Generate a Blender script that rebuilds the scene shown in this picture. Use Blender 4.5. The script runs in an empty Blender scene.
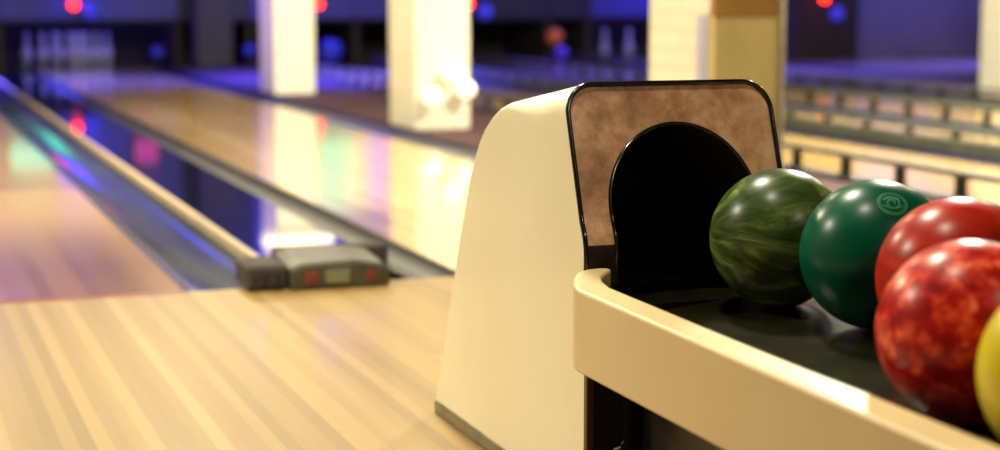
import bpy, bmesh, math, random
from mathutils import Vector, Matrix
random.seed(7)
S = bpy.context.scene
COL = S.collection
PI = math.pi

def lin(c):
    return tuple(((v/255)/12.92 if v/255 <= .04045 else ((v/255+.055)/1.055)**2.4) for v in c)

# ------------------------------------------------------------------ materials
class NG:
    def __init__(s, name):
        s.m = bpy.data.materials.new(name); s.m.use_nodes = True
        s.t = s.m.node_tree; s.b = s.t.nodes['Principled BSDF']
    def n(s, typ, **kw):
        x = s.t.nodes.new(typ)
        for k, v in kw.items(): setattr(x, k, v)
        return x
    def l(s, a, b): s.t.links.new(a, b)
    def math(s, op, a, b=None):
        x = s.n('ShaderNodeMath', operation=op)
        for i, v in enumerate((a, b)):
            if v is None: continue
            if isinstance(v, (int, float)): x.inputs[i].default_value = v
            else: s.l(v, x.inputs[i])
        return x.outputs[0]
    def coord(s, scale=(1, 1, 1), rot=(0, 0, 0)):
        c = s.n('ShaderNodeTexCoord'); mp = s.n('ShaderNodeMapping')
        mp.inputs['Scale'].default_value = scale; mp.inputs['Rotation'].default_value = rot
        s.l(c.outputs['Object'], mp.inputs['Vector']); return mp.outputs[0]
    def noise(s, vec, scale, detail=3, rough=.5, dist=0):
        x = s.n('ShaderNodeTexNoise'); s.l(vec, x.inputs['Vector'])
        x.inputs['Scale'].default_value = scale; x.inputs['Detail'].default_value = detail
        x.inputs['Roughness'].default_value = rough; x.inputs['Distortion'].default_value = dist
        return x.outputs['Fac']
    def ramp(s, fac, stops):
        x = s.n('ShaderNodeValToRGB'); e = x.color_ramp.elements
        while len(e) < len(stops): e.new(.5)
        for i, (p, c) in enumerate(stops):
            e[i].position = p; e[i].color = (*lin(c), 1)
        s.l(fac, x.inputs[0]); return x.outputs[0]
    def bump(s, h, strength=.3, dist=.01):
        x = s.n('ShaderNodeBump'); x.inputs['Strength'].default_value = strength
        x.inputs['Distance'].default_value = dist; s.l(h, x.inputs['Height'])
        s.l(x.outputs[0], s.b.inputs['Normal'])
    def base(s, c): s.l(c, s.b.inputs['Base Color'])
    def set(s, rough=.5, metal=0, coat=0, coat_rough=.05, spec=.5):
        s.b.inputs['Roughness'].default_value = rough; s.b.inputs['Metallic'].default_value = metal
        s.b.inputs['Coat Weight'].default_value = coat; s.b.inputs['Coat Roughness'].default_value = coat_rough
        s.b.inputs['Specular IOR Level'].default_value = spec
        return s.m

def mottled(name, c1, c2, scale=8, rough=.5, detail=4, lo=.35, hi=.65, vs=(1, 1, 1), **kw):
    g = NG(name); f = g.noise(g.coord(vs), scale, detail)
    g.base(g.ramp(f, [(lo, c1), (hi, c2)])); return g.set(rough, **kw)

def emit(name, c, strength):
    g = NG(name); g.b.inputs['Base Color'].default_value = (*lin(c), 1)
    g.b.inputs['Emission Color'].default_value = (*lin(c), 1)
    g.b.inputs['Emission Strength'].default_value = strength
    return g.set(.4)

def boards(name, cols, width, length, rough, coat=0, spec=.5, coat_rough=.06, fade=None):
    g = NG(name); c = g.n('ShaderNodeTexCoord'); sp = g.n('ShaderNodeSeparateXYZ')
    g.l(c.outputs['Object'], sp.inputs[0])
    ix = g.math('FLOOR', g.math('DIVIDE', sp.outputs[0], width))
    wn = g.n('ShaderNodeTexWhiteNoise', noise_dimensions='1D'); g.l(ix, wn.inputs['W'])
    iy = g.math('FLOOR', g.math('ADD', g.math('DIVIDE', sp.outputs[1], length), g.math('MULTIPLY', wn.outputs['Value'], 5)))
    cb = g.n('ShaderNodeCombineXYZ'); g.l(ix, cb.inputs[0]); g.l(iy, cb.inputs[1])
    w2 = g.n('ShaderNodeTexWhiteNoise', noise_dimensions='2D'); g.l(cb.outputs[0], w2.inputs['Vector'])
    grain = g.noise(g.coord((60, 2.0, 1)), 1, 4)
    # slow groups of boards differ a little in tone, as in real maple stock
    grp = g.noise(g.coord((9, .15, 1)), 1, 2)
    v = g.math('ADD', g.math('MULTIPLY', w2.outputs['Value'], .5), g.math('ADD', g.math('MULTIPLY', grain, .2), g.math('MULTIPLY', grp, .45)))
    out = g.ramp(v, [(.15, cols[0]), (.5, cols[1]), (.9, cols[2])])
    if fade:      # the reflection painted into the lane head fades out further down
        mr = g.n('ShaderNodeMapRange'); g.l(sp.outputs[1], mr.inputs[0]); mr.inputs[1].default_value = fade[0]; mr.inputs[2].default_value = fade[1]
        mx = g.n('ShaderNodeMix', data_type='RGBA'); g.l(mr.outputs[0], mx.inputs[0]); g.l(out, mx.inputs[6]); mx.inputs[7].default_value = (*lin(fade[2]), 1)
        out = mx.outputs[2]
    g.base(out)
    return g.set(rough, coat=coat, spec=spec, coat_rough=coat_rough)

M = {}
M['approach'] = boards('maple_approach', [(114, 89, 45), (129, 102, 54), (150, 122, 70)], .03, 14, .45, coat=.14, coat_rough=.08)
M['lane'] = boards('maple_lane', [(176, 140, 80), (192, 156, 94), (210, 178, 118)], .04, 4, .2, coat=.8, coat_rough=.07)
M['lane_reflect'] = boards('lane_reflection_tint', [(110, 74, 48), (130, 92, 58), (154, 114, 74)], .045, 4.0, .22, coat=.5, coat_rough=.1, fade=(5.4, 6.8, (192, 156, 94)))  # boards darkened to carry the purple wall reflection near the foul line
M['gutter'] = mottled('gutter_plastic', (72, 76, 76), (100, 104, 98), 5, .18, vs=(1, .2, 1), coat=1, coat_rough=.08)
M['gutter_dark'] = mottled('dark_gutter_plastic', (44, 43, 40), (62, 60, 56), 5, .5, vs=(1, .2, 1))
M['gutter_navy'] = mottled('navy_gutter_plastic', (22, 22, 40), (32, 32, 54), 5, .35, vs=(1, .2, 1))
M['capping'] = mottled('capping_laminate', (16, 16, 34), (24, 24, 48), 4, .09, coat=1, coat_rough=.04)
M['tan'] = mottled('tan_edge_trim', (186, 162, 130), (204, 180, 148), 6, .35)
M['cream'] = mottled('cream_fibreglass', (244, 232, 194), (249, 239, 206), 3, .32, coat=.3)
M['rail'] = mottled('cream_rail_plastic', (216, 188, 138), (221, 195, 146), 5, .38)
M['black'] = mottled('black_rubber', (26, 23, 21), (34, 31, 27), 20, .35)
M['gloss_black'] = mottled('gloss_black_trim', (16, 15, 13), (24, 22, 18), 20, .16, coat=.6)
M['void'] = mottled('matt_black_liner', (62, 54, 50), (72, 62, 57), 12, .8, spec=.3)
M['kick'] = mottled('brushed_kick_strip', (120, 112, 84), (140, 132, 100), 20, .35, metal=.6)
M['chrome'] = mottled('chrome', (200, 200, 200), (220, 220, 220), 10, .15, metal=1)
M['tray'] = mottled('dark_tray_plastic', (26, 24, 14), (42, 38, 20), 14, .25, detail=6, coat=.2)
M['carpet'] = mottled('dark_red_carpet', (46, 14, 10), (60, 20, 13), 60, .9)
M['dark'] = mottled('dark_paint', (22, 20, 28), (30, 28, 38), 3, .6)
M['mask'] = mottled('masking_board', (64, 62, 148), (72, 70, 162), 1.5, .5)
M['maskdark'] = mottled('masking_board_dark', (40, 38, 58), (50, 46, 68), 1.5, .5)
M['ceiling'] = mottled('ceiling_paint', (52, 48, 60), (62, 58, 70), 3, .8)
M['wall'] = mottled('wall_paint', (110, 98, 100), (124, 112, 112), 3, .8)
M['purple_wall'] = mottled('violet_wall_paint', (132, 124, 160), (142, 134, 170), 2, .7)
M['pin'] = mottled('pin_coating', (186, 186, 206), (196, 196, 216), 4, .2)
M['olive'] = mottled('olive_grey_metal', (70, 72, 58), (86, 88, 72), 10, .4)
M['board_beige'] = mottled('beige_board', (176, 156, 96), (196, 174, 112), 5, .6, vs=(1, 1, .4))
M['board_brown'] = mottled('brown_board', (138, 98, 40), (150, 110, 50), 5, .6)
M['guard'] = mottled('lavender_guard', (160, 156, 176), (172, 166, 186), 5, .4)
M['pillar_grey'] = mottled('grey_pillar_paint', (74, 70, 84), (84, 80, 92), 3, .7)
M['box_grey'] = mottled('grey_housing', (72, 68, 58), (90, 86, 74), 9, .35)
M['box_front'] = mottled('olive_housing_front', (58, 58, 44), (82, 80, 62), 12, .45)
M['lens_red'] = mottled('dull_red_lens', (110, 44, 36), (130, 54, 44), 20, .25)
M['lens_pale'] = mottled('pale_green_lens', (112, 114, 84), (128, 128, 98), 20, .3)

g = NG('brown_suede_plate'); v = g.coord()
f = g.noise(v, 9, 5, .55, .3); f2 = g.noise(v, 38, 4, .6)
k = g.math('ADD', g.math('MULTIPLY', f, .75), g.math('MULTIPLY', f2, .25))
g.base(g.ramp(k, [(.3, (112, 70, 44)), (.47, (186, 134, 94)), (.62, (232, 188, 146))]))
g.l(g.ramp(f2, [(.3, (120, 120, 120)), (.7, (165, 165, 165))]), g.b.inputs['Roughness'])
M['suede'] = g.m; g.b.inputs['Coat Weight'].default_value = .15; g.b.inputs['Coat Roughness'].default_value = .3

g = NG('white_painted_brick'); c = g.n('ShaderNodeTexCoord'); sp = g.n('ShaderNodeSeparateXYZ'); g.l(c.outputs['Object'], sp.inputs[0])
cb = g.n('ShaderNodeCombineXYZ'); g.l(g.math('ADD', sp.outputs[0], sp.outputs[1]), cb.inputs[0]); g.l(sp.outputs[2], cb.inputs[1])
br = g.n('ShaderNodeTexBrick'); g.l(cb.outputs[0], br.inputs['Vector'])
br.inputs['Scale'].default_value = 1; br.inputs['Brick Width'].default_value = .23; br.inputs['Row Height'].default_value = .076
br.inputs['Mortar Size'].default_value = .006; br.inputs['Mortar Smooth'].default_value = .6
br.inputs['Color1'].default_value = (*lin((216, 209, 188)), 1); br.inputs['Color2'].default_value = (*lin((211, 203, 182)), 1)
br.inputs['Mortar'].default_value = (*lin((196, 187, 164)), 1)
g.base(br.outputs['Color']); g.bump(g.math('SUBTRACT', 1., br.outputs['Fac']), .3, .004)
M['brick'] = g.set(.6)

def ball_mat(name, stops, scale, dist, vs=(1, 1, 1), rough=.12, rot=(0, 0, 0), detail=4, extra=None):
    g = NG(name); f = g.noise(g.coord(vs, rot), scale, detail, .6, dist)
    g.base(g.ramp(f, stops)); return g.set(max(rough, .3), coat=0, coat_rough=.25, spec=.22)
M['b_green'] = ball_mat('green_marbled_ball', [(.34, (30, 44, 16)), (.48, (60, 78, 32)), (.58, (96, 112, 54)), (.7, (166, 168, 104))], 8, 2.6, (.6, .6, 1.9), .24, (.5, .6, .3))
M['b_teal'] = ball_mat('teal_ball', [(.3, (0, 64, 44)), (.7, (2, 86, 60))], 5, .5, rough=.2)
M['b_red1'] = ball_mat('red_streaked_ball', [(.35, (132, 22, 10)), (.52, (172, 38, 16)), (.68, (200, 76, 40))], 6, 1.2, (.6, .6, 1.8), .22, (.3, .2, 0))
M['b_red2'] = ball_mat('red_mottled_ball', [(.36, (134, 14, 12)), (.5, (176, 28, 20)), (.6, (220, 74, 46)), (.72, (248, 140, 96))], 42, .3, rough=.24, detail=5)
M['b_yellow'] = ball_mat('yellow_ball', [(.3, (186, 164, 18)), (.7, (206, 186, 34))], 6, .6, rough=.2)
M['emblem'] = mottled('emblem_ink', (60, 132, 96), (92, 156, 118), 40, .3)

M['e_red'] = emit('red_lamp', (255, 40, 20), 8)
M['e_blue'] = emit('blue_lamp', (60, 62, 200), .45)
M['e_dimblue'] = emit('dim_blue_lamp', (44, 50, 180), .22)
M['e_orange'] = emit('orange_lamp', (220, 110, 40), .08)
M['e_violet'] = emit('violet_lamp', (90, 60, 220), .2)
M['e_white'] = emit('white_glow', (255, 244, 214), .9)
M['e_ceil'] = emit('unseen_lamp_diffuser', (255, 238, 200), 6)
g = NG('scoring_screen_picture'); vv = g.coord()
sx = g.n('ShaderNodeSeparateXYZ'); g.l(vv, sx.inputs[0])
cc = g.ramp(g.math('ADD', g.math('MULTIPLY', sx.outputs[0], 1.1), .5), [(.08, (60, 235, 190)), (.3, (130, 250, 190)), (.5, (240, 210, 170)), (.7, (150, 130, 250)), (.92, (250, 130, 200))])
g.b.inputs['Base Color'].default_value = (.01, .01, .01, 1)
g.l(cc, g.b.inputs['Emission Color']); g.b.inputs['Emission Strength'].default_value = 1.1; M['screen'] = g.set(.3)
M['screen_teal'] = emit('teal_screen_picture', (70, 240, 200), 1.1)
M['screen_pink'] = emit('pink_screen_picture', (200, 50, 150), .5)
M['e_batten'] = emit('batten_tube', (255, 246, 200), 2.6)

# ------------------------------------------------------------------ mesh helpers
def link(name, bm, mat, parent=None, smooth=False, bevel=0, seg=2, angle=35):
    me = bpy.data.meshes.new(name)
    bmesh.ops.recalc_face_normals(bm, faces=bm.faces)
    bm.to_mesh(me); bm.free()
    o = bpy.data.objects.new(name, me); COL.objects.link(o)
    me.materials.append(mat)
    if parent is not None:
        o.parent = parent
        o.matrix_parent_inverse = Matrix.Translation(-Vector(parent.location))
    if smooth:
        for p in me.polygons: p.use_smooth = True
        if angle < 180:
            me.set_sharp_from_angle(angle=math.radians(angle))
    if bevel:
        b = o.modifiers.new('bevel', 'BEVEL'); b.width = bevel; b.segments = seg; b.limit_method = 'ANGLE'
        b.harden_normals = False
    return o
def box(bm, x0, x1, y0, y1, z0, z1):
    r = bmesh.ops.create_cube(bm, size=1)
    for v in r['verts']:
        v.co = Vector(((x0+x1)/2+v.co.x*(x1-x0), (y0+y1)/2+v.co.y*(y1-y0), (z0+z1)/2+v.co.z*(z1-z0)))
def B(*a):
    bm = bmesh.new(); box(bm, *a); return bm
def lathe(prof, n=32, c=(0, 0, 0)):
    bm = bmesh.new(); rings = []
    for r, z in prof:
        if r < 1e-6: rings.append([bm.verts.new((c[0], c[1], c[2]+z))])
        else: rings.append([bm.verts.new((c[0]+r*math.cos(2*PI*i/n), c[1]+r*math.sin(2*PI*i/n), c[2]+z)) for i in range(n)])
    for a, b in zip(rings, rings[1:]):
        for i in range(n):
            j = (i+1) % n
            if len(a) == 1 and len(b) == 1: continue
            if len(a) == 1: bm.faces.new((a[0], b[i], b[j]))
            elif len(b) == 1: bm.faces.new((a[i], a[j], b[0]))
            else: bm.faces.new((a[i], a[j], b[j], b[i]))
    return bm
def tube(pts, r, n=8, closed=False):
    bm = bmesh.new(); rings = []; P = [Vector(p) for p in pts]; N = len(P); up0 = None
    for i, p in enumerate(P):
        a = P[i-1] if (i > 0 or closed) else p; b = P[(i+1) % N] if (i < N-1 or closed) else p
        t = (b-a).normalized()
        if up0 is None:
            up0 = Vector((0, 0, 1)) if abs(t.z) < .9 else Vector((1, 0, 0))
        u = (up0-t*up0.dot(t)).normalized(); up0 = u; w = t.cross(u)
        rings.append([bm.verts.new(p+(u*math.cos(2*PI*k/n)+w*math.sin(2*PI*k/n))*r) for k in range(n)])
    prs = list(zip(rings, rings[1:])) + ([(rings[-1], rings[0])] if closed else [])
    for a, b in prs:
        for k in range(n):
            j = (k+1) % n; bm.faces.new((a[k], a[j], b[j], b[k]))
    if not closed:
        bm.faces.new(rings[0]); bm.faces.new(rings[-1])
    return bm
def prism(poly, z0, z1):
    bm = bmesh.new()
    a = [bm.verts.new((x, y, z0)) for x, y in poly]; b = [bm.verts.new((x, y, z1)) for x, y in poly]
    bm.faces.new(a); bm.faces.new(b); n = len(poly)
    for i in range(n):
        j = (i+1) % n; bm.faces.new((a[i], a[j], b[j], b[i]))
    return bm
def prism_y(poly, y0, y1):   # poly in x,z
    bm = bmesh.new()
    a = [bm.verts.new((x, y0, z)) for x, z in poly]; b = [bm.verts.new((x, y1, z)) for x, z in poly]
    bm.faces.new(a); bm.faces.new(b); n = len(poly)
    for i in range(n):
        j = (i+1) % n; bm.faces.new((a[i], a[j], b[j], b[i]))
    return bm
def tag(o, label, cat, group=None):
    o['label'] = label; o['category'] = cat
    if group: o['group'] = group
    return o
def thing(name, label, cat, loc=(0, 0, 0), group=None):
    o = bpy.data.objects.new(name, None); COL.objects.link(o); o.location = loc; o.empty_display_size = .1
    return tag(o, label, cat, group)
def struct(name, bm, mat, parent=None, **kw):
    o = link(name, bm, mat, parent, **kw)
    if parent is None: o['kind'] = 'structure'
    return o
def center(o):           # move the mesh origin to the base of its own shape
    me = o.data; xs = [v.co.copy() for v in me.vertices]
    c = Vector(((min(v.x for v in xs)+max(v.x for v in xs))/2, (min(v.y for v in xs)+max(v.y for v in xs))/2, min(v.z for v in xs)))
    me.transform(Matrix.Translation(-c)); o.location = c; return o

# ------------------------------------------------------------------ room shell
X0, X1, Y0, Y1, ZC = -3.4, 17.5, -2.5, 21.6, 3.6
FOUL = 4.85
struct('floor', B(X0, X1, Y0, Y1, -.2, -.09), M['dark'])
struct('floor', B(X0, 3.08, Y0, FOUL, -.09, 0), M['approach'])
struct('floor', B(3.08, 4.05, Y0, 19.9, -.09, 0), M['carpet'])
struct('floor', B(4.05, X1, Y0, FOUL, -.09, 0), M['approach'])
struct('ceiling', B(X0, X1, Y0, Y1, ZC, ZC+.1), M['ceiling'])
struct('wall_left', B(X0-.1, X0, Y0, Y1, -.2, ZC), M['wall'])
struct('wall_right', B(X1, X1+.1, Y0, Y1, -.2, ZC), M['wall'])
struct('wall_front', B(X0, X1, Y0-.1, Y0, -.2, ZC), M['wall'])
struct('wall_back', B(X0, X1, Y1, Y1+.1, -.2, ZC), M['void'])

# ------------------------------------------------------------------ lanes
def channel(x0, x1, y0, y1, depth=.045, n=10, lip=.012):
    """a gutter: a shallow half-round trough with flat lips and real thickness"""
    top = [(x0, -.001), (x0+lip, -.001)]
    for i in range(1, n):
        a = PI*i/n; cx = (x0+x1)/2; rr = (x1-x0)/2-lip
        top.append((cx-rr*math.cos(a), -.001-depth*math.sin(a)))
    top += [(x1-lip, -.001), (x1, -.001)]
    poly = top+[(x1, -.09), (x0, -.09)]
    return prism_y(poly, y0, y1)
LEND = 19.95
def lane(x0, x1, gl, gr, label, mat='lane', gm='gutter', head='tinted'):
    t = thing('bowling_lane', label, 'bowling lane', ((x0+x1)/2, FOUL, -.09), 'bowling lanes')
    if head == 'tinted':
        link('lane_head', B(x0, x1, FOUL, 7.6, -.09, 0), M['lane_reflect'], t)
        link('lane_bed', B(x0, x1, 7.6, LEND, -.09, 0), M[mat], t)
    else:
        link('lane_bed', B(x0, x1, FOUL, LEND, -.09, 0), M[mat], t)
    if gl: link('gutter', channel(gl, x0, FOUL, LEND), M[gm], t, smooth=True)
    if gr: link('gutter', channel(x1, gr, FOUL, LEND), M['gutter_navy' if head is None else gm], t, smooth=True)
    return t
lane(-.32, .80, -.57, 1.086, 'glossy maple bowling lane at far left with boards darkened by a painted reflection at its head')
lane(1.64, 2.80, 1.46, 3.07, 'glossy maple bowling lane between the ball track cover and the row of columns', gm='gutter_dark', head=None)
RX = [4.13, 5.40, 6.62, 7.85]
nth = ['first', 'second', 'third']
for i in range(3):
    a, b = RX[i], RX[i+1]
    lane(a+.06, b-.30, None, b-.07, 'maple bowling lane behind the %s low rail on the right' % ['nearest', 'second nearest', 'third nearest'][i], gm='gutter_dark', head=None)
lane(8.56, 9.72, 8.30, 9.98, 'far right bowling lane running to the second rack of pins', gm='gutter_dark', head=None)
for i, x in enumerate((10.3, 11.6, 12.9)):
    lane(x, x+1.05, x-.2, None, 'distant blue lit bowling lane %s' % ['beside the farthest lamps', 'in front of the left edge of the violet wall', 'in front of the right part of the violet wall'][i], gm='gutter_dark', head=None)
tag(center(link('foul_line', B(-.32, .80, FOUL-.022, FOUL, .0003, .0018), mottled('foul_line_red', (120, 44, 44), (136, 56, 52), 9, .4), None)), 'thin dark red foul line in front of the left lane', 'foul line')

# ball track cover between the lanes
t = thing('ball_track_cover', 'long glossy dark blue ball track cover with tan left edge between two lanes', 'track cover', (1.27, FOUL, -.09))
link('cover_board', B(1.110, 1.46, FOUL+.2, LEND, -.09, .012), M['capping'], t, bevel=.004)
link('edge_trim', B(1.086, 1.110, FOUL, LEND, -.09, .024), M['tan'], t, bevel=.006)
# housing at the head of the cover
t = thing('foul_detector_box', 'low grey box with dull red lenses at the head of the dark track cover', 'box', (1.22, FOUL-.09, 0))
poly = [(-.13, 0), (-.13, .052), (.02, .075), (.14, .060), (.17, .045), (.17, 0)]
bm = bmesh.new()
fr = [(1.085, .0), (1.085, .062), (1.12, .074), (1.27, .078), (1.36, .064), (1.38, .045), (1.38, 0)]
bk = [(1.085, .0), (1.085, .078), (1.12, .092), (1.25, .096), (1.36, .082), (1.40, .05), (1.40, 0)]
a = [bm.verts.new((x, FOUL-.08, z)) for x, z in fr]; b = [bm.verts.new((x, FOUL+.138, z)) for x, z in bk]
bm.faces.new(a); bm.faces.new(b)
for i in range(7): bm.faces.new((a[i], a[(i+1) % 7], b[(i+1) % 7], b[i]))
link('housing', bm, M['box_grey'], t, bevel=.006)
link('front_plate', prism_y([(1.09, .004), (1.09, .056), (1.125, .067), (1.27, .07), (1.355, .057), (1.372, .04), (1.372, .004)], FOUL-.092, FOUL-.081), M['box_front'], t)
link('lens', B(1.125, 1.165, FOUL-.097, FOUL-.092, .018, .052), M['lens_red'], t, bevel=.003)
link('lens', B(1.185, 1.255, FOUL-.097, FOUL-.092, .016, .054), M['lens_pale'], t, bevel=.003)['label'] = 'pale green middle lens'
link('lens', B(1.305, 1.335, FOUL-.097, FOUL-.092, .018, .048), M['lens_red'], t, bevel=.003)
link('back_lip', B(1.09, 1.44, FOUL+.139, FOUL+.198, 0, .088), M['void'], t, bevel=.012, seg=3)
t = thing('gutter_gap_block', 'black block filling the dark gap left of the grey box at the foul line', 'end block', (1.02, FOUL, 0))
link('block', B(.965, 1.08, FOUL-.07, FOUL+.12, -.0, .075), M['void'], t, bevel=.015, seg=3)  # solid dark block in place of the cavity at the gutter end
for k in range(3):
    link('rib', B(.98+k*.034, .99+k*.034, FOUL-.08, FOUL-.068, .008, .05), M['black'], t, bevel=.002)

# ------------------------------------------------------------------ low rails on the right
PSP = .445
post_me = None
for i, x in enumerate(RX):
    t = thing('low_rail', 'low dark rail on short posts, %s row on the right' % ['nearest', 'second', 'third', 'farthest'][i], 'rail', (x, FOUL, -.09), 'low rails between the right lanes')
    link('curb', B(x-.055, x+.045, FOUL, 19.3, -.09, (.012, .065, .006, .03)[i]), M['dark'] if i == 0 else M['olive'], t, bevel=.003)
    link('rail_bar', B(x-.022, x+.022, FOUL, 19.4, .096, .122), M['olive'], t, bevel=.008, seg=3)
    k = 0; y = 5.06
    while y < 17:
        if post_me is None:
            bm = bmesh.new(); box(bm, -.018, .018, -.022, .022, 0, .097); box(bm, -.024, .024, -.034, .034, -.001, .012)
            p = link('post', bm, M['black'], None, bevel=.004); post_me = p
            p.parent = t; p.matrix_parent_inverse = Matrix.Identity(4)
        else:
            p = post_me.copy(); COL.objects.link(p); p.parent = t; p.matrix_parent_inverse = Matrix.Identity(4)
        p.location = Vector((x, y+.11*i, .008)) - Vector(t.location)
        y += PSP; k += 1

# ------------------------------------------------------------------ columns
def column(x0, y0, x1, y1, label):
    t = thing('square_column', label, 'column', ((x0+x1)/2, (y0+y1)/2, 0), 'white square columns')
    link('shaft', B(x0, x1, y0, y1, .0, ZC), M['brick'], t, bevel=.012)
    return t
column(3.10, 14.07, 3.44, 14.65, 'brightly lit white square column farthest away beside the lane')
column(3.09, 10.10, 3.44, 10.67, 'white square column with small glowing globes low on its front')
c3 = column(3.10, 6.19, 3.45, 6.75, 'white painted brick column right behind the ball return hood')
link('lower_cladding', B(3.105, 3.385, 6.145, 6.188, 0, .738), M['board_beige'], c3, bevel=.003)
link('upper_cladding', B(3.105, 3.385, 6.150, 6.188, .741, 2.2), M['board_brown'], c3, bevel=.003)
link('corner_guard', B(3.09, 3.099, 6.19, 6.27, 0, .75), M['guard'], c3)
column(8.54, 11.6, 9.04, 12.11, 'white square column at the right edge of the photo')
# glowing globes standing in for bright glints low on the middle column
def globe(x, y, z, r, label, mat='e_white', group=None, arm=.05, name='lit_globe', cat='lamp'):
    t = thing(name, label, cat, (x, y+arm, z), group)
    bm = bmesh.new(); bmesh.ops.create_uvsphere(bm, u_segments=24, v_segments=16, radius=r)
    bmesh.ops.translate(bm, verts=bm.verts, vec=(x, y, z))
    link('globe', bm, M[mat], t, smooth=True, angle=180)
    if z < .5 and y > 15: link('stand', lathe([(0, 0), (r*.8, 0), (r*.8, .012), (.014, .02), (.014, z-r*.8), (0, z-r*.8)], 20, (x, y, .001)), M['dark'], t, smooth=True)
    else: link('bracket', B(x-r*.35, x+r*.35, y+r*.6, y+arm, z-r*.35, z+r*.35), M['dark'], t)
    return t
for x, z, r, lb in ((3.30, .36, .06, 'white glowing globe on the middle column, highest of three'),
                    (3.39, .25, .055, 'white glowing globe on the middle column, lower right of three'),
                    (3.17, .21, .055, 'white glowing globe on the middle column, lower left of three')):
    globe(x, 10.02, z, r, lb, group='glowing globes on the middle column', arm=.0795)

# ------------------------------------------------------------------ pin end
YM = 19.95
edges = [-1.0, 1.33, 3.30, 4.13, 5.40, 6.62, 7.85, 8.38, 9.98, 10.9]
mlab = ['at far left', 'above the rack of ten pins', 'right of the grey pillar', 'behind the farthest white column', 'left of the middle column', 'right of the middle column', 'behind the orange lamp', 'above the second rack of pins', 'right of the brick column']
for i, (a, b) in enumerate(zip(edges, edges[1:])):
    t = thing('masking_unit', 'dark violet masking board hanging over the pin deck %s' % mlab[i], 'masking board', ((a+b)/2, YM, .53), 'masking boards over the pin decks')
    link('board', B(a+.004, b-.004, YM, YM+.06, .53, ZC-.01), M['maskdark'] if i in (2, 5, 6) else M['mask'], t, bevel=.01)
    link('lower_lip', B(a+.004, b-.004, YM-.02, YM+.075, .50, .53), M['dark'], t, bevel=.004)
for i, x in enumerate((1.33, 3.30, 4.13, 5.40, 6.62, 7.85, 8.38, 9.98, 10.9)):
    tag(center(link('kickback_panel', B(x-.04, x+.04, YM+.08, Y1-.01, -.09, .9), M['void'], None, bevel=.004)),
        'black divider panel beside the pin deck, ' + ['left of the ten pin rack', 'right of the ten pin rack', 'behind the blue lamp', 'behind the far white column', 'left of the middle column', 'near the orange lamp', 'left of the second pin rack', 'between the brick column and the second pin rack', 'right of the brick column'][i], 'divider panel', 'pin deck divider panels')
for i, (a, b) in enumerate(((1.47, 3.07), (8.42, 9.94))):
    t = tag(center(link('pin_deck', B(a, b, LEND+.002, Y1-.1, -.09, 0), M['capping'], None)), ['dark pin deck under the ten pin rack', 'dark pin deck under the second pin rack'][i], 'pin deck')
struct('trim_1', B(3.42, 3.82, 19.5, 19.9, -.0, ZC), M['pillar_grey'], None, bevel=.01)
struct('wall_violet', B(11.9, 16.5, 19.7, 19.9, .001, ZC), M['purple_wall'])
# dark boxes in front of the violet wall's left side
tag(center(link('equipment_cabinet', B(10.95, 11.85, 19.4, 19.9, .001, 2.7), M['void'], None, bevel=.02)), 'tall black cabinet left of the violet wall', 'cabinet')

# pins
prof = [(0, 0), (.0255, 0), (.0285, .006), (.037, .03), (.0505, .07), (.0585, .1), (.0605, .115), (.058, .135), (.048, .175), (.036, .21), (.0265, .235), (.0230, .254),
        (.0240, .275), (.0285, .305), (.0318, .33), (.0323, .345), (.030, .362), (.022, .375), (.010, .380), (0, .381)]
pin0 = link('bowling_pin', lathe(prof, 24), M['pin'], None, smooth=True, angle=60)
def place_pin(o, x, y, label, group):
    o.location = (x, y, .0005); tag(o, label, 'bowling pin', group)
names10 = [['lone head pin at the front'], ['left pin of the second row', 'right pin of the second row'],
           ['left pin of the third row', 'middle pin of the third row', 'right pin of the third row'],
           ['leftmost pin of the back row', 'second pin from left in the back row', 'third pin from left in the back row', 'rightmost pin of the back row']]
first = True
for r in range(4):
    for q in range(r+1):
        o = pin0 if first else pin0.copy()
        if not first: COL.objects.link(o)
        first = False
        place_pin(o, 2.14+(q-r/2)*.305, 20.05+r*.264, 'blue lit bowling pin in the left rack, ' + names10[r][q], 'pins of the left rack')
for q, lb in enumerate(('leftmost', 'second from left')):
    o = pin0.copy(); COL.objects.link(o)
    place_pin(o, 8.80+q*.34, 20.5, 'violet lit bowling pin left of the brick column, ' + lb, 'pins beside the brick column')

# indicator lamps on the masking boards
for x, lb in ((2.13, 'above the ten pin rack'), (4.92, 'right of the farthest white column'), (6.77, 'right of the middle column')):
    t = thing('indicator_lamp', 'small round red lamp low on the masking board ' + lb, 'lamp', (x, YM-.004, .70), 'red lamps on the masking boards')
    link('lamp_ring', lathe([(0, 0), (.06, 0), (.06, .03), (.042, .03), (.042, .018), (0, .018)], 24), M['dark'], t).matrix_parent_inverse = Matrix.Rotation(PI/2, 4, 'X')
    link('lens', lathe([(0, .019), (.05, .019), (.048, .034), (0, .04)], 24), M['e_red'], t, smooth=True).matrix_parent_inverse = Matrix.Rotation(PI/2, 4, 'X')
for x, z, r, m, lb in ((2.29, .62, .09, 'e_blue', 'beside the red lamp above the ten pin rack'), (6.93, .60, .09, 'e_blue', 'right of the middle column near the top'),
                    (11.42, .57, .09, 'e_blue', 'near the top right of the brick column'),
                    (3.02, .17, .07, 'e_dimblue', 'right of the ten pin rack'), (5.02, .16, .14, 'e_dimblue', 'large and low, right of the far column')):
    globe(x, (YM if x < 11 else 19.4)-.18, z, r, 'blue globe lamp ' + lb, m, 'blue globe lamps at the pin end', arm=.176)
globe(4.06, YM-.18, .17, .07, 'dim violet globe lamp left of the farthest white column', 'e_dimblue', 'blue globe lamps at the pin end', arm=.17)
globe(7.83, YM-.18, .30, .10, 'dim orange globe lamp between the middle and brick columns', 'e_orange', arm=.17)
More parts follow.
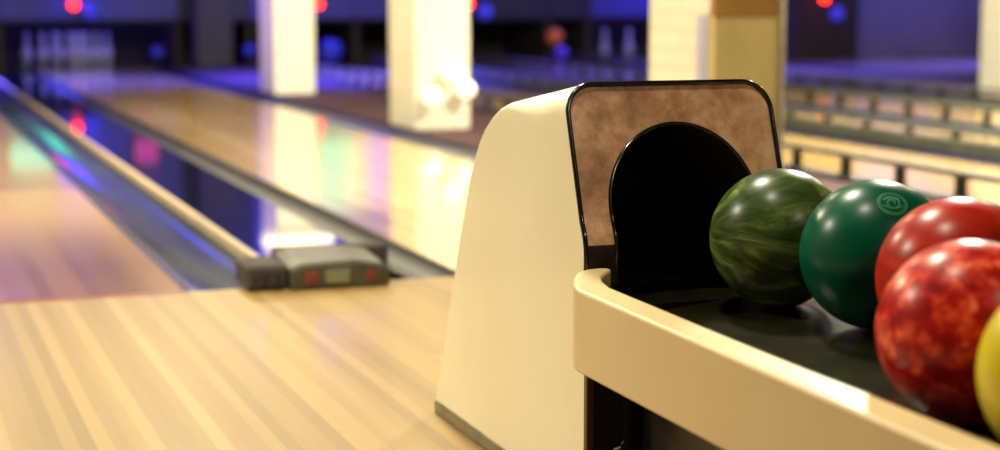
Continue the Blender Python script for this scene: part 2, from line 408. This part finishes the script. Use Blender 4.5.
globe(7.83, YM-.40, .11, .08, 'violet globe lamp directly under the orange globe lamp', 'e_violet', arm=.17)
globe(11.24, 19.22, .76, .05, 'small red globe lamp on the black cabinet near the top of the photo', 'e_red', arm=.179)
# lit score screens on the masking boards (above the frame; they shine back from the lanes)
def screen(x, z, w, h, mat, label):
    t = thing('score_screen', label, 'screen', (x, YM-.07, z-h/2-.03), 'score screens on the masking boards')
    link('casing', B(x-w/2-.03, x+w/2+.03, YM-.07, YM-.001, z-h/2-.03, z+h/2+.03), M['black'], t, bevel=.01)
    o = link('display', B(-w/2, w/2, -.006, 0, -h/2, h/2), M[mat], t)
    o.matrix_parent_inverse = Matrix.Translation((0, 0, h/2+.03))
screen(5.4, 1.28, 1.05, .80, 'screen', 'wide score screen with a green and pink picture right of the far column')
screen(1.62, .98, .46, .28, 'screen_teal', 'small score screen with a teal picture over the left lane')
screen(2.88, .98, .26, .26, 'screen_pink', 'small square score screen with a pink picture left of the grey pillar')
t = thing('batten_lamp', 'white batten lamp across the front of the farthest bright column', 'lamp', (3.25, 14.0, 1.17))
link('housing', B(2.95, 3.57, 14.02, 14.068, 1.17, 1.27), M['guard'], t, bevel=.008)
link('tube', tube([(2.97, 13.99, 1.22), (3.55, 13.99, 1.22)], .028, 16), M['e_batten'], t, smooth=True)

# ------------------------------------------------------------------ ball return
XL, XR, ZT = 1.037, 1.402, .694
def front(z):
    d = max(0, z-.43); return 2.487+d*.36*min(1, d/.05)
def outline(xl, xr, zb, zt, r, n=60):
    """open outline, bottom left -> top -> bottom right"""
    p = []
    for i in range(n//4): p.append((xl, zb+(zt-r-zb)*i/(n//4)))
    for i in range(n//8): a = PI-PI/2*i/(n//8); p.append((xl+r+r*math.cos(a), zt-r+r*math.sin(a)))
    m = n-2*(n//4)-2*(n//8)
    for i in range(m): p.append((xl+r+(xr-xl-2*r)*i/(m-1), zt))
    for i in range(1, n//8+1): a = PI/2-PI/2*i/(n//8); p.append((xr-r+r*math.cos(a), zt-r+r*math.sin(a)))
    for i in range(1, n//4+1): p.append((xr, (zt-r)+(zb-zt+r)*i/(n//4)))
    return p
hood = thing('ball_return_hood', 'cream ball return hood with brown front plate and black arched opening', 'ball return', (1.22, 2.9, 0))
# shell
prof2 = [(2.574, .694), (2.62, .689), (2.70, .677), (2.78, .662), (2.84, .649), (2.88, .637), (2.92, .620), (2.961, .596), (2.99, .571), (3.017, .540), (3.044, .500), (3.069, .452),
         (3.095, .400), (3.118, .351), (3.150, .278), (3.181, .203), (3.225, .110), (3.262, .028)]
bm = bmesh.new(); rings = []
N = 80
rings.append([bm.verts.new((x, front(z), z)) for x, z in outline(XL, XR, .026, ZT, .048, N)])
for y, zt in prof2[1:]:
    r = .048 if y < 2.72 else max(.006, .048-(y-2.72)*.30); r = min(r, max(.003, (zt-.026)*.4))
    rings.append([bm.verts.new((x, y, z)) for x, z in outline(XL, XR, .026, zt, r, N)])
for a, b in zip(rings, rings[1:]):
    for i in range(len(a)-1): bm.faces.new((a[i], a[i+1], b[i+1], b[i]))
link('shell', bm, M['cream'], hood, smooth=True, angle=50)
link('kick_strip', B(XL-.004, XR+.004, 2.487, 3.262, 0, .026), M['kick'], hood, bevel=.003)
# front plate with arch
def arch(xc, hw, zb, zc, n):
    hs = zc-zb; L = 2*hs+PI*hw; p = []
    for i in range(n):
        s = L*i/(n-1)
        if s < hs: p.append((xc-hw, zb+s))
        elif s < hs+PI*hw: a = PI-(s-hs)/hw; p.append((xc+hw*math.cos(a), zc+hw*math.sin(a)))
        else: p.append((xc+hw, zc-(s-hs-PI*hw)))
    return p
out = outline(XL+.004, XR-.004, .02, ZT-.004, .044, N)
# resample outer to even spacing above the tray
ZB = .34
outc = [p for p in outline(XL+.004, XR-.004, ZB, ZT-.004, .044, 96)]
n = len(outc)
inn = arch(1.222, .131, ZB, .497, n)
def ringmesh(cond, side=0):
    bm = bmesh.new(); K = 8
    g_ = [[None]*n for _ in range(K+1)]
    for j in range(K+1):
        for i in range(n):
            x = outc[i][0]*(1-j/K)+inn[i][0]*j/K; z = outc[i][1]*(1-j/K)+inn[i][1]*j/K
            g_[j][i] = (x, front(z)-.001, z)
    vs = {}
    def V(j, i):
        if (j, i) not in vs: vs[(j, i)] = bm.verts.new(g_[j][i])
        return vs[(j, i)]
    for j in range(K):
        for i in range(n-1):
            bm.faces.new((V(j, i), V(j, i+1), V(j+1, i+1), V(j+1, i)))
    bmesh.ops.bisect_plane(bm, geom=list(bm.verts)+list(bm.edges)+list(bm.faces), plane_co=(0, 0, .445), plane_no=(0, 0, 1), clear_outer=cond == 'low', clear_inner=cond == 'top')
    if side: bmesh.ops.bisect_plane(bm, geom=list(bm.verts)+list(bm.edges)+list(bm.faces), plane_co=(1.22, 0, 0), plane_no=(side, 0, 0), clear_inner=True)
    geo = bmesh.ops.extrude_face_region(bm, geom=list(bm.faces))
    for e in geo['geom']:
        if isinstance(e, bmesh.types.BMVert): e.co.y += .006
    return bm
link('front_plate', ringmesh('top'), M['suede'], hood, smooth=True)
for sd in (-1, 1): link('lower_frame', ringmesh('low', sd), M['black'], hood, smooth=True)
link('edge_trim', tube([(x, front(z)-.003, z) for x, z in outline(XL+.001, XR-.001, ZB, ZT-.001, .047, 96)], .0042, 10), M['gloss_black'], hood, smooth=True, angle=180)
link('edge_trim', tube([(x, front(z)-.001, z) for x, z in inn], .0035, 8), M['gloss_black'], hood, smooth=True, angle=180)
# liner of the opening
bm = bmesh.new(); a = []; b = []
for x, z in inn: a.append(bm.verts.new((x, front(z)+.004, z))); b.append(bm.verts.new((x, 2.95, min(z, .60))))
for i in range(n-1): bm.faces.new((a[i], a[i+1], b[i+1], b[i]))
bm.faces.new(b)
link('tunnel_liner', bm, M['void'], hood, smooth=True)
# dark panel under the tray at the front of the hood
link('lower_panel', B(XL+.004, XR-.004, 2.475, 2.486, .0, .33), M['black'], hood, bevel=.003)
link('panel_edge', B(XL-.001, XL+.012, 2.473, 2.487, .0, .345), mottled('brown_edge_strip', (74, 56, 34), (84, 64, 40), 9, .4), hood, bevel=.002)
link('panel_groove', B(XL+.062, XL+.070, 2.471, 2.475, .0, .33), mottled('dark_olive_strip', (46, 44, 34), (54, 50, 40), 9, .4), hood)
link('latch', tube([(1.083, 2.470, .118), (1.090, 2.462, .124), (1.096, 2.464, .132), (1.098, 2.472, .136)], .003, 8), M['chrome'], hood, smooth=True)

# tray and rail
tray = thing('ball_tray', 'long ball tray with cream rail and dark floor holding bowling balls', 'ball tray', (1.22, 1.7, 0))
RO, RI = .972, 1.038      # outer and inner x of the left rail
YN = .75
zr0, zr1 = .275, .392
def rnd(cx, cy, r, a0, a1, n=6): return [(cx+r*math.cos(math.radians(a0+(a1-a0)*i/n)), cy+r*math.sin(math.radians(a0+(a1-a0)*i/n))) for i in range(n+1)]
outer = rnd(1.46-.06+.03, YN+.06, .06, 0, -90)+rnd(RO+.06, YN+.06, .06, -90, -180)
tip = [(RO, 2.360), (.976, 2.385), (.988, 2.413), (1.007, 2.445), (1.03, 2.466), (1.05, 2.4705), (1.062, 2.469), (1.068, 2.463), (1.068, 2.455), (1.058, 2.44), (1.044, 2.425), (1.032, 2.408), (1.0265, 2.39), (1.027, 2.365), (1.032, 2.33), (1.036, 2.28), (1.038, 2.2)]
inner = rnd(RI+.05, YN+.08, .05, 180, 270)+rnd(1.46-.05, YN+.08, .05, 270, 360)
poly = [(1.49, 2.482)]+outer+tip+[(RI, 2.15)]+inner+[(1.46, 2.482)]
bm = prism(poly, zr0, zr1)
for v in bm.verts:
    if v.co.z > .3 and v.co.x < 1.2 and v.co.y > 2.3:
        k = min(1, (v.co.y-2.3)/.15); v.co.z += .020*k*k*(3-2*k)
link('rail', bm, M['rail'], tray, bevel=.005, seg=3, smooth=True, angle=40)
# dark lining strip inside the rail
ip = [(1.072, 2.464), (1.072, 2.453), (1.062, 2.437), (1.048, 2.422), (1.036, 2.406), (1.0315, 2.389), (1.032, 2.366), (1.037, 2.33), (1.0405, 2.28), (1.0425, 2.2), (1.0425, 1.5), (1.0425, .9)]
bm = bmesh.new(); a = [bm.verts.new((x, y, .350)) for x, y in ip]; b = [bm.verts.new((x, y, .389)) for x, y in ip]
a2 = [bm.verts.new((x+.006, y, .350)) for x, y in ip]; b2 = [bm.verts.new((x+.006, y, .389)) for x, y in ip]
for i in range(len(ip)-1):
    for q, w in ((a, b), (b, b2), (b2, a2)): bm.faces.new((q[i], q[i+1], w[i+1], w[i]))
link('inner_lining', bm, M['gloss_black'], tray, smooth=True)
def fz(x): return .331+max(0, x-1.10)*.105
bm = bmesh.new()
cols = [1.026+.4335*i/12 for i in range(13)]
ta = [bm.verts.new((x, YN+.04, fz(x))) for x in cols]; tb = [bm.verts.new((x, 2.470, fz(x))) for x in cols]
ba = [bm.verts.new((x, YN+.04, .30)) for x in (cols[0], cols[-1])]; bb = [bm.verts.new((x, 2.470, .30)) for x in (cols[0], cols[-1])]
for i in range(12): bm.faces.new((ta[i], ta[i+1], tb[i+1], tb[i]))
bm.faces.new((ba[0], ba[1], bb[1], bb[0])); bm.faces.new((ta[0], tb[0], bb[0], ba[0])); bm.faces.new((ta[-1], tb[-1], bb[1], ba[1]))
bm.faces.new(ta+[ba[1], ba[0]]); bm.faces.new(tb+[bb[1], bb[0]])
link('tray_floor', bm, M['tray'], tray)
link('tunnel_floor', B(1.096, 1.346, 2.488, 2.94, .33, .346), M['tray'], hood)
link('pedestal', B(1.12, 1.36, .95, 2.45, .0, .299), M['black'], tray, bevel=.01)

# bowling balls
def ball(x, y, z, mat, label, rot=(0, 0, 0)):
    bm = bmesh.new(); bmesh.ops.create_uvsphere(bm, u_segments=64, v_segments=40, radius=.1078)
    o = link('bowling_ball', bm, M[mat], None, smooth=True, angle=180); o.location = (x, y, z); o.rotation_euler = rot
    return tag(o, label, 'bowling ball', 'bowling balls in the tray')
ball(1.311, 2.362, fz(1.311)+.1085, 'b_green', 'dark green marbled bowling ball nearest the arched opening')
tb_ = ball(1.346, 2.143, fz(1.346)+.1085, 'b_teal', 'plain teal bowling ball with a round emblem')
ball(1.337, 1.925, fz(1.337)+.1085, 'b_red1', 'red streaked bowling ball behind the mottled red one')
ball(1.185, 1.680, fz(1.185)+.1085, 'b_red2', 'bright red mottled bowling ball in front of the streaked red one')
ball(1.166, 1.453, fz(1.166)+.1085, 'b_yellow', 'yellow bowling ball cut by the right edge of the photo')
# emblem on the teal ball: two rings with curved strokes, curved to the ball
C0 = Vector(tb_.location)
EMB_DIR = Vector((-.15, -.62, .77)).normalized()
def on_ball(u, v, r=.1081):
    n_ = EMB_DIR; e1 = n_.cross(Vector((0, 0, 1))).normalized(); e2 = e1.cross(n_)
    d = (n_*math.sqrt(max(0, 1-u*u-v*v))+e1*u+e2*v).normalized(); return d*r
bm = bmesh.new()
def stroke(pts, w):
    P = [Vector((a_, b_)) for a_, b_ in pts]; L_ = []
    for i, p in enumerate(P):
        d = (P[min(i+1, len(P)-1)]-P[max(i-1, 0)]).normalized(); nn = Vector((-d.y, d.x))*w/2
        L_.append((bm.verts.new(on_ball(*(p+nn))), bm.verts.new(on_ball(*(p-nn)))))
    for a_, b_ in zip(L_, L_[1:]): bm.faces.new((a_[0], b_[0], b_[1], a_[1]))
circ = lambda r, a0, a1, cx=0, cy=0, n=24: [(cx+r*math.cos(math.radians(a0+(a1-a0)*i/n)), cy+r*math.sin(math.radians(a0+(a1-a0)*i/n))) for i in range(n+1)]
stroke(circ(.19, 0, 360), .012); stroke(circ(.165, 0, 360), .008)
stroke(circ(.10, 30, 300, .01, .01), .018); stroke(circ(.05, -60, 200, .02, 0), .016)
stroke([(-.13, -.05), (-.04, -.09), (.05, -.08), (.13, -.03)], .016); stroke([(-.11, .08), (-.03, .06), (.06, .09), (.12, .06)], .014)
e = link('emblem', bm, M['emblem'], None, smooth=True); e.parent = tb_; e.matrix_parent_inverse = Matrix.Identity(4)

# ------------------------------------------------------------------ unseen lamps and lights added to light the room
def area(loc, size, power, color, target=None, name='lamp_light', spread=PI, shape='DISK'):
    L = bpy.data.lights.new(name, 'AREA'); L.shape = shape; L.size = size; L.energy = power; L.color = color; L.spread = spread
    o = bpy.data.objects.new(name, L); COL.objects.link(o); o.location = loc
    if target is not None:
        d = Vector(target)-Vector(loc); o.rotation_euler = d.to_track_quat('-Z', 'Y').to_euler()
    return o
def spot(loc, target, power, color, ang, blend=.5, size=.08):
    L = bpy.data.lights.new('spot_light', 'SPOT'); L.energy = power; L.color = color; L.spot_size = math.radians(ang); L.spot_blend = blend; L.shadow_soft_size = size
    o = bpy.data.objects.new('spot_light', L); COL.objects.link(o); o.location = loc
    d = Vector(target)-Vector(loc); o.rotation_euler = d.to_track_quat('-Z', 'Y').to_euler()
    return o
WARM = (1, .87, .58); PALE = (1, .94, .72); WHITE = (1, .95, .82)
def ceil_lamp(x, y, power, color, label, r=.22, drop=.6):  # unseen pendants added to light the hood, tray and lanes
    t = thing('unseen_lamp', label, 'unseen ceiling lamp', (x, y, ZC), 'unseen pendant lamps')
    z = ZC-drop
    link('lamp_shade', lathe([(.03, z+.16), (.06, z+.15), (r, z+.01), (r, z), (r-.008, z), (.055, z+.14), (.03, z+.15)], 32, (x, y, 0)), M['dark'], t, smooth=True)
    link('diffuser', lathe([(0, z+.012), (r-.012, z+.012), (r-.012, z+.006), (0, z+.006)], 32, (x, y, 0)), M['e_ceil'], t)
    link('cord', tube([(x, y, z+.15), (x, y, ZC)], .006), M['black'], t)
    area((x, y, z), r*1.9, power, color, (x, y, 0))
ceil_lamp(-1.7, 4.5, 155, PALE, 'unseen key lamp over the approach near the foul line', drop=.8)
ceil_lamp(1.25, 4.2, 120, PALE, 'unseen added lamp behind the ball return', drop=.5)
ceil_lamp(2.0, 12.0, 130, WARM, 'unseen added lamp far down the middle lane', drop=.5)
ceil_lamp(-.3, 8.4, 230, WARM, 'unseen added lamp over the left lane', drop=.5)
ceil_lamp(2.3, 8.6, 45, WARM, 'unseen added lamp over the middle lane', drop=.5)
ceil_lamp(.6, 2.2, 36, PALE, 'unseen added lamp over the ball tray', r=.14, drop=.4)
ceil_lamp(5.0, 7.2, 430, PALE, 'unseen added lamp over the nearest right lane')
ceil_lamp(6.6, 9.3, 300, PALE, 'unseen added lamp over the second right lane')
ceil_lamp(8.2, 9.5, 80, WARM, 'unseen added lamp near the rightmost column')
ceil_lamp(1.9, -.6, 26, WARM, 'unseen fill lamp behind the photographer')
spot((3.2, 11.4, 3.2), (3.3, 14.1, .8), 440, WHITE, 34, .6)
spot((1.2, 9.3, 3.2), (3.2, 10.3, .6), 125, PALE, 36, .6)
spot((3.0, 8.0, 3.2), (3.3, 10.1, .6), 28, WHITE, 36, .6)
spot((1.6, 15.2, 3.2), (3.1, 14.4, .8), 600, (.25, .18, 1), 36, .6)
spot((1.9, 4.6, 3.2), (3.3, 6.3, .7), 70, WARM, 40, .6)
BLUE = (.06, .06, 1)
for x in (1.0, 4.6, 8.8, 12.4):
    area((x, 16.9, 3.4), .5, 380 if x < 2 or x > 6 else 700, BLUE, (x, 16.8, 0), name='blue_wash_light', spread=1.3)
    area((x, 19.35, 3.45), .3, 26 if x < 2 else 105, (.15, .13, 1), (x, 19.95, 2.6), name='wall_wash_light')
for x in (2.14, 9.1):
    area((x, 20.02, 1.2), .5, 22, (.13, .10, 1), (x, 20.5, 0), name='pin_deck_light')
W = bpy.data.worlds.new('world'); S.world = W; W.use_nodes = True
W.node_tree.nodes['Background'].inputs[0].default_value = (.02, .018, .03, 1)

# ------------------------------------------------------------------ camera
cam = bpy.data.cameras.new('camera'); co = bpy.data.objects.new('camera', cam); COL.objects.link(co); S.camera = co
co.location = (0, 0, .84); co.rotation_euler = (math.radians(90-7.65), 0, math.radians(-19.8))
cam.sensor_width = 36; cam.lens = 1735*36/1000; cam.clip_end = 100
cam.dof.use_dof = True; cam.dof.focus_distance = 2.78; cam.dof.aperture_fstop = 2.6
S.view_settings.view_transform = 'Standard'; S.view_settings.look = 'None'
S.view_settings.gamma = 1; S.view_settings.exposure = .25
S.view_settings.use_curve_mapping = False
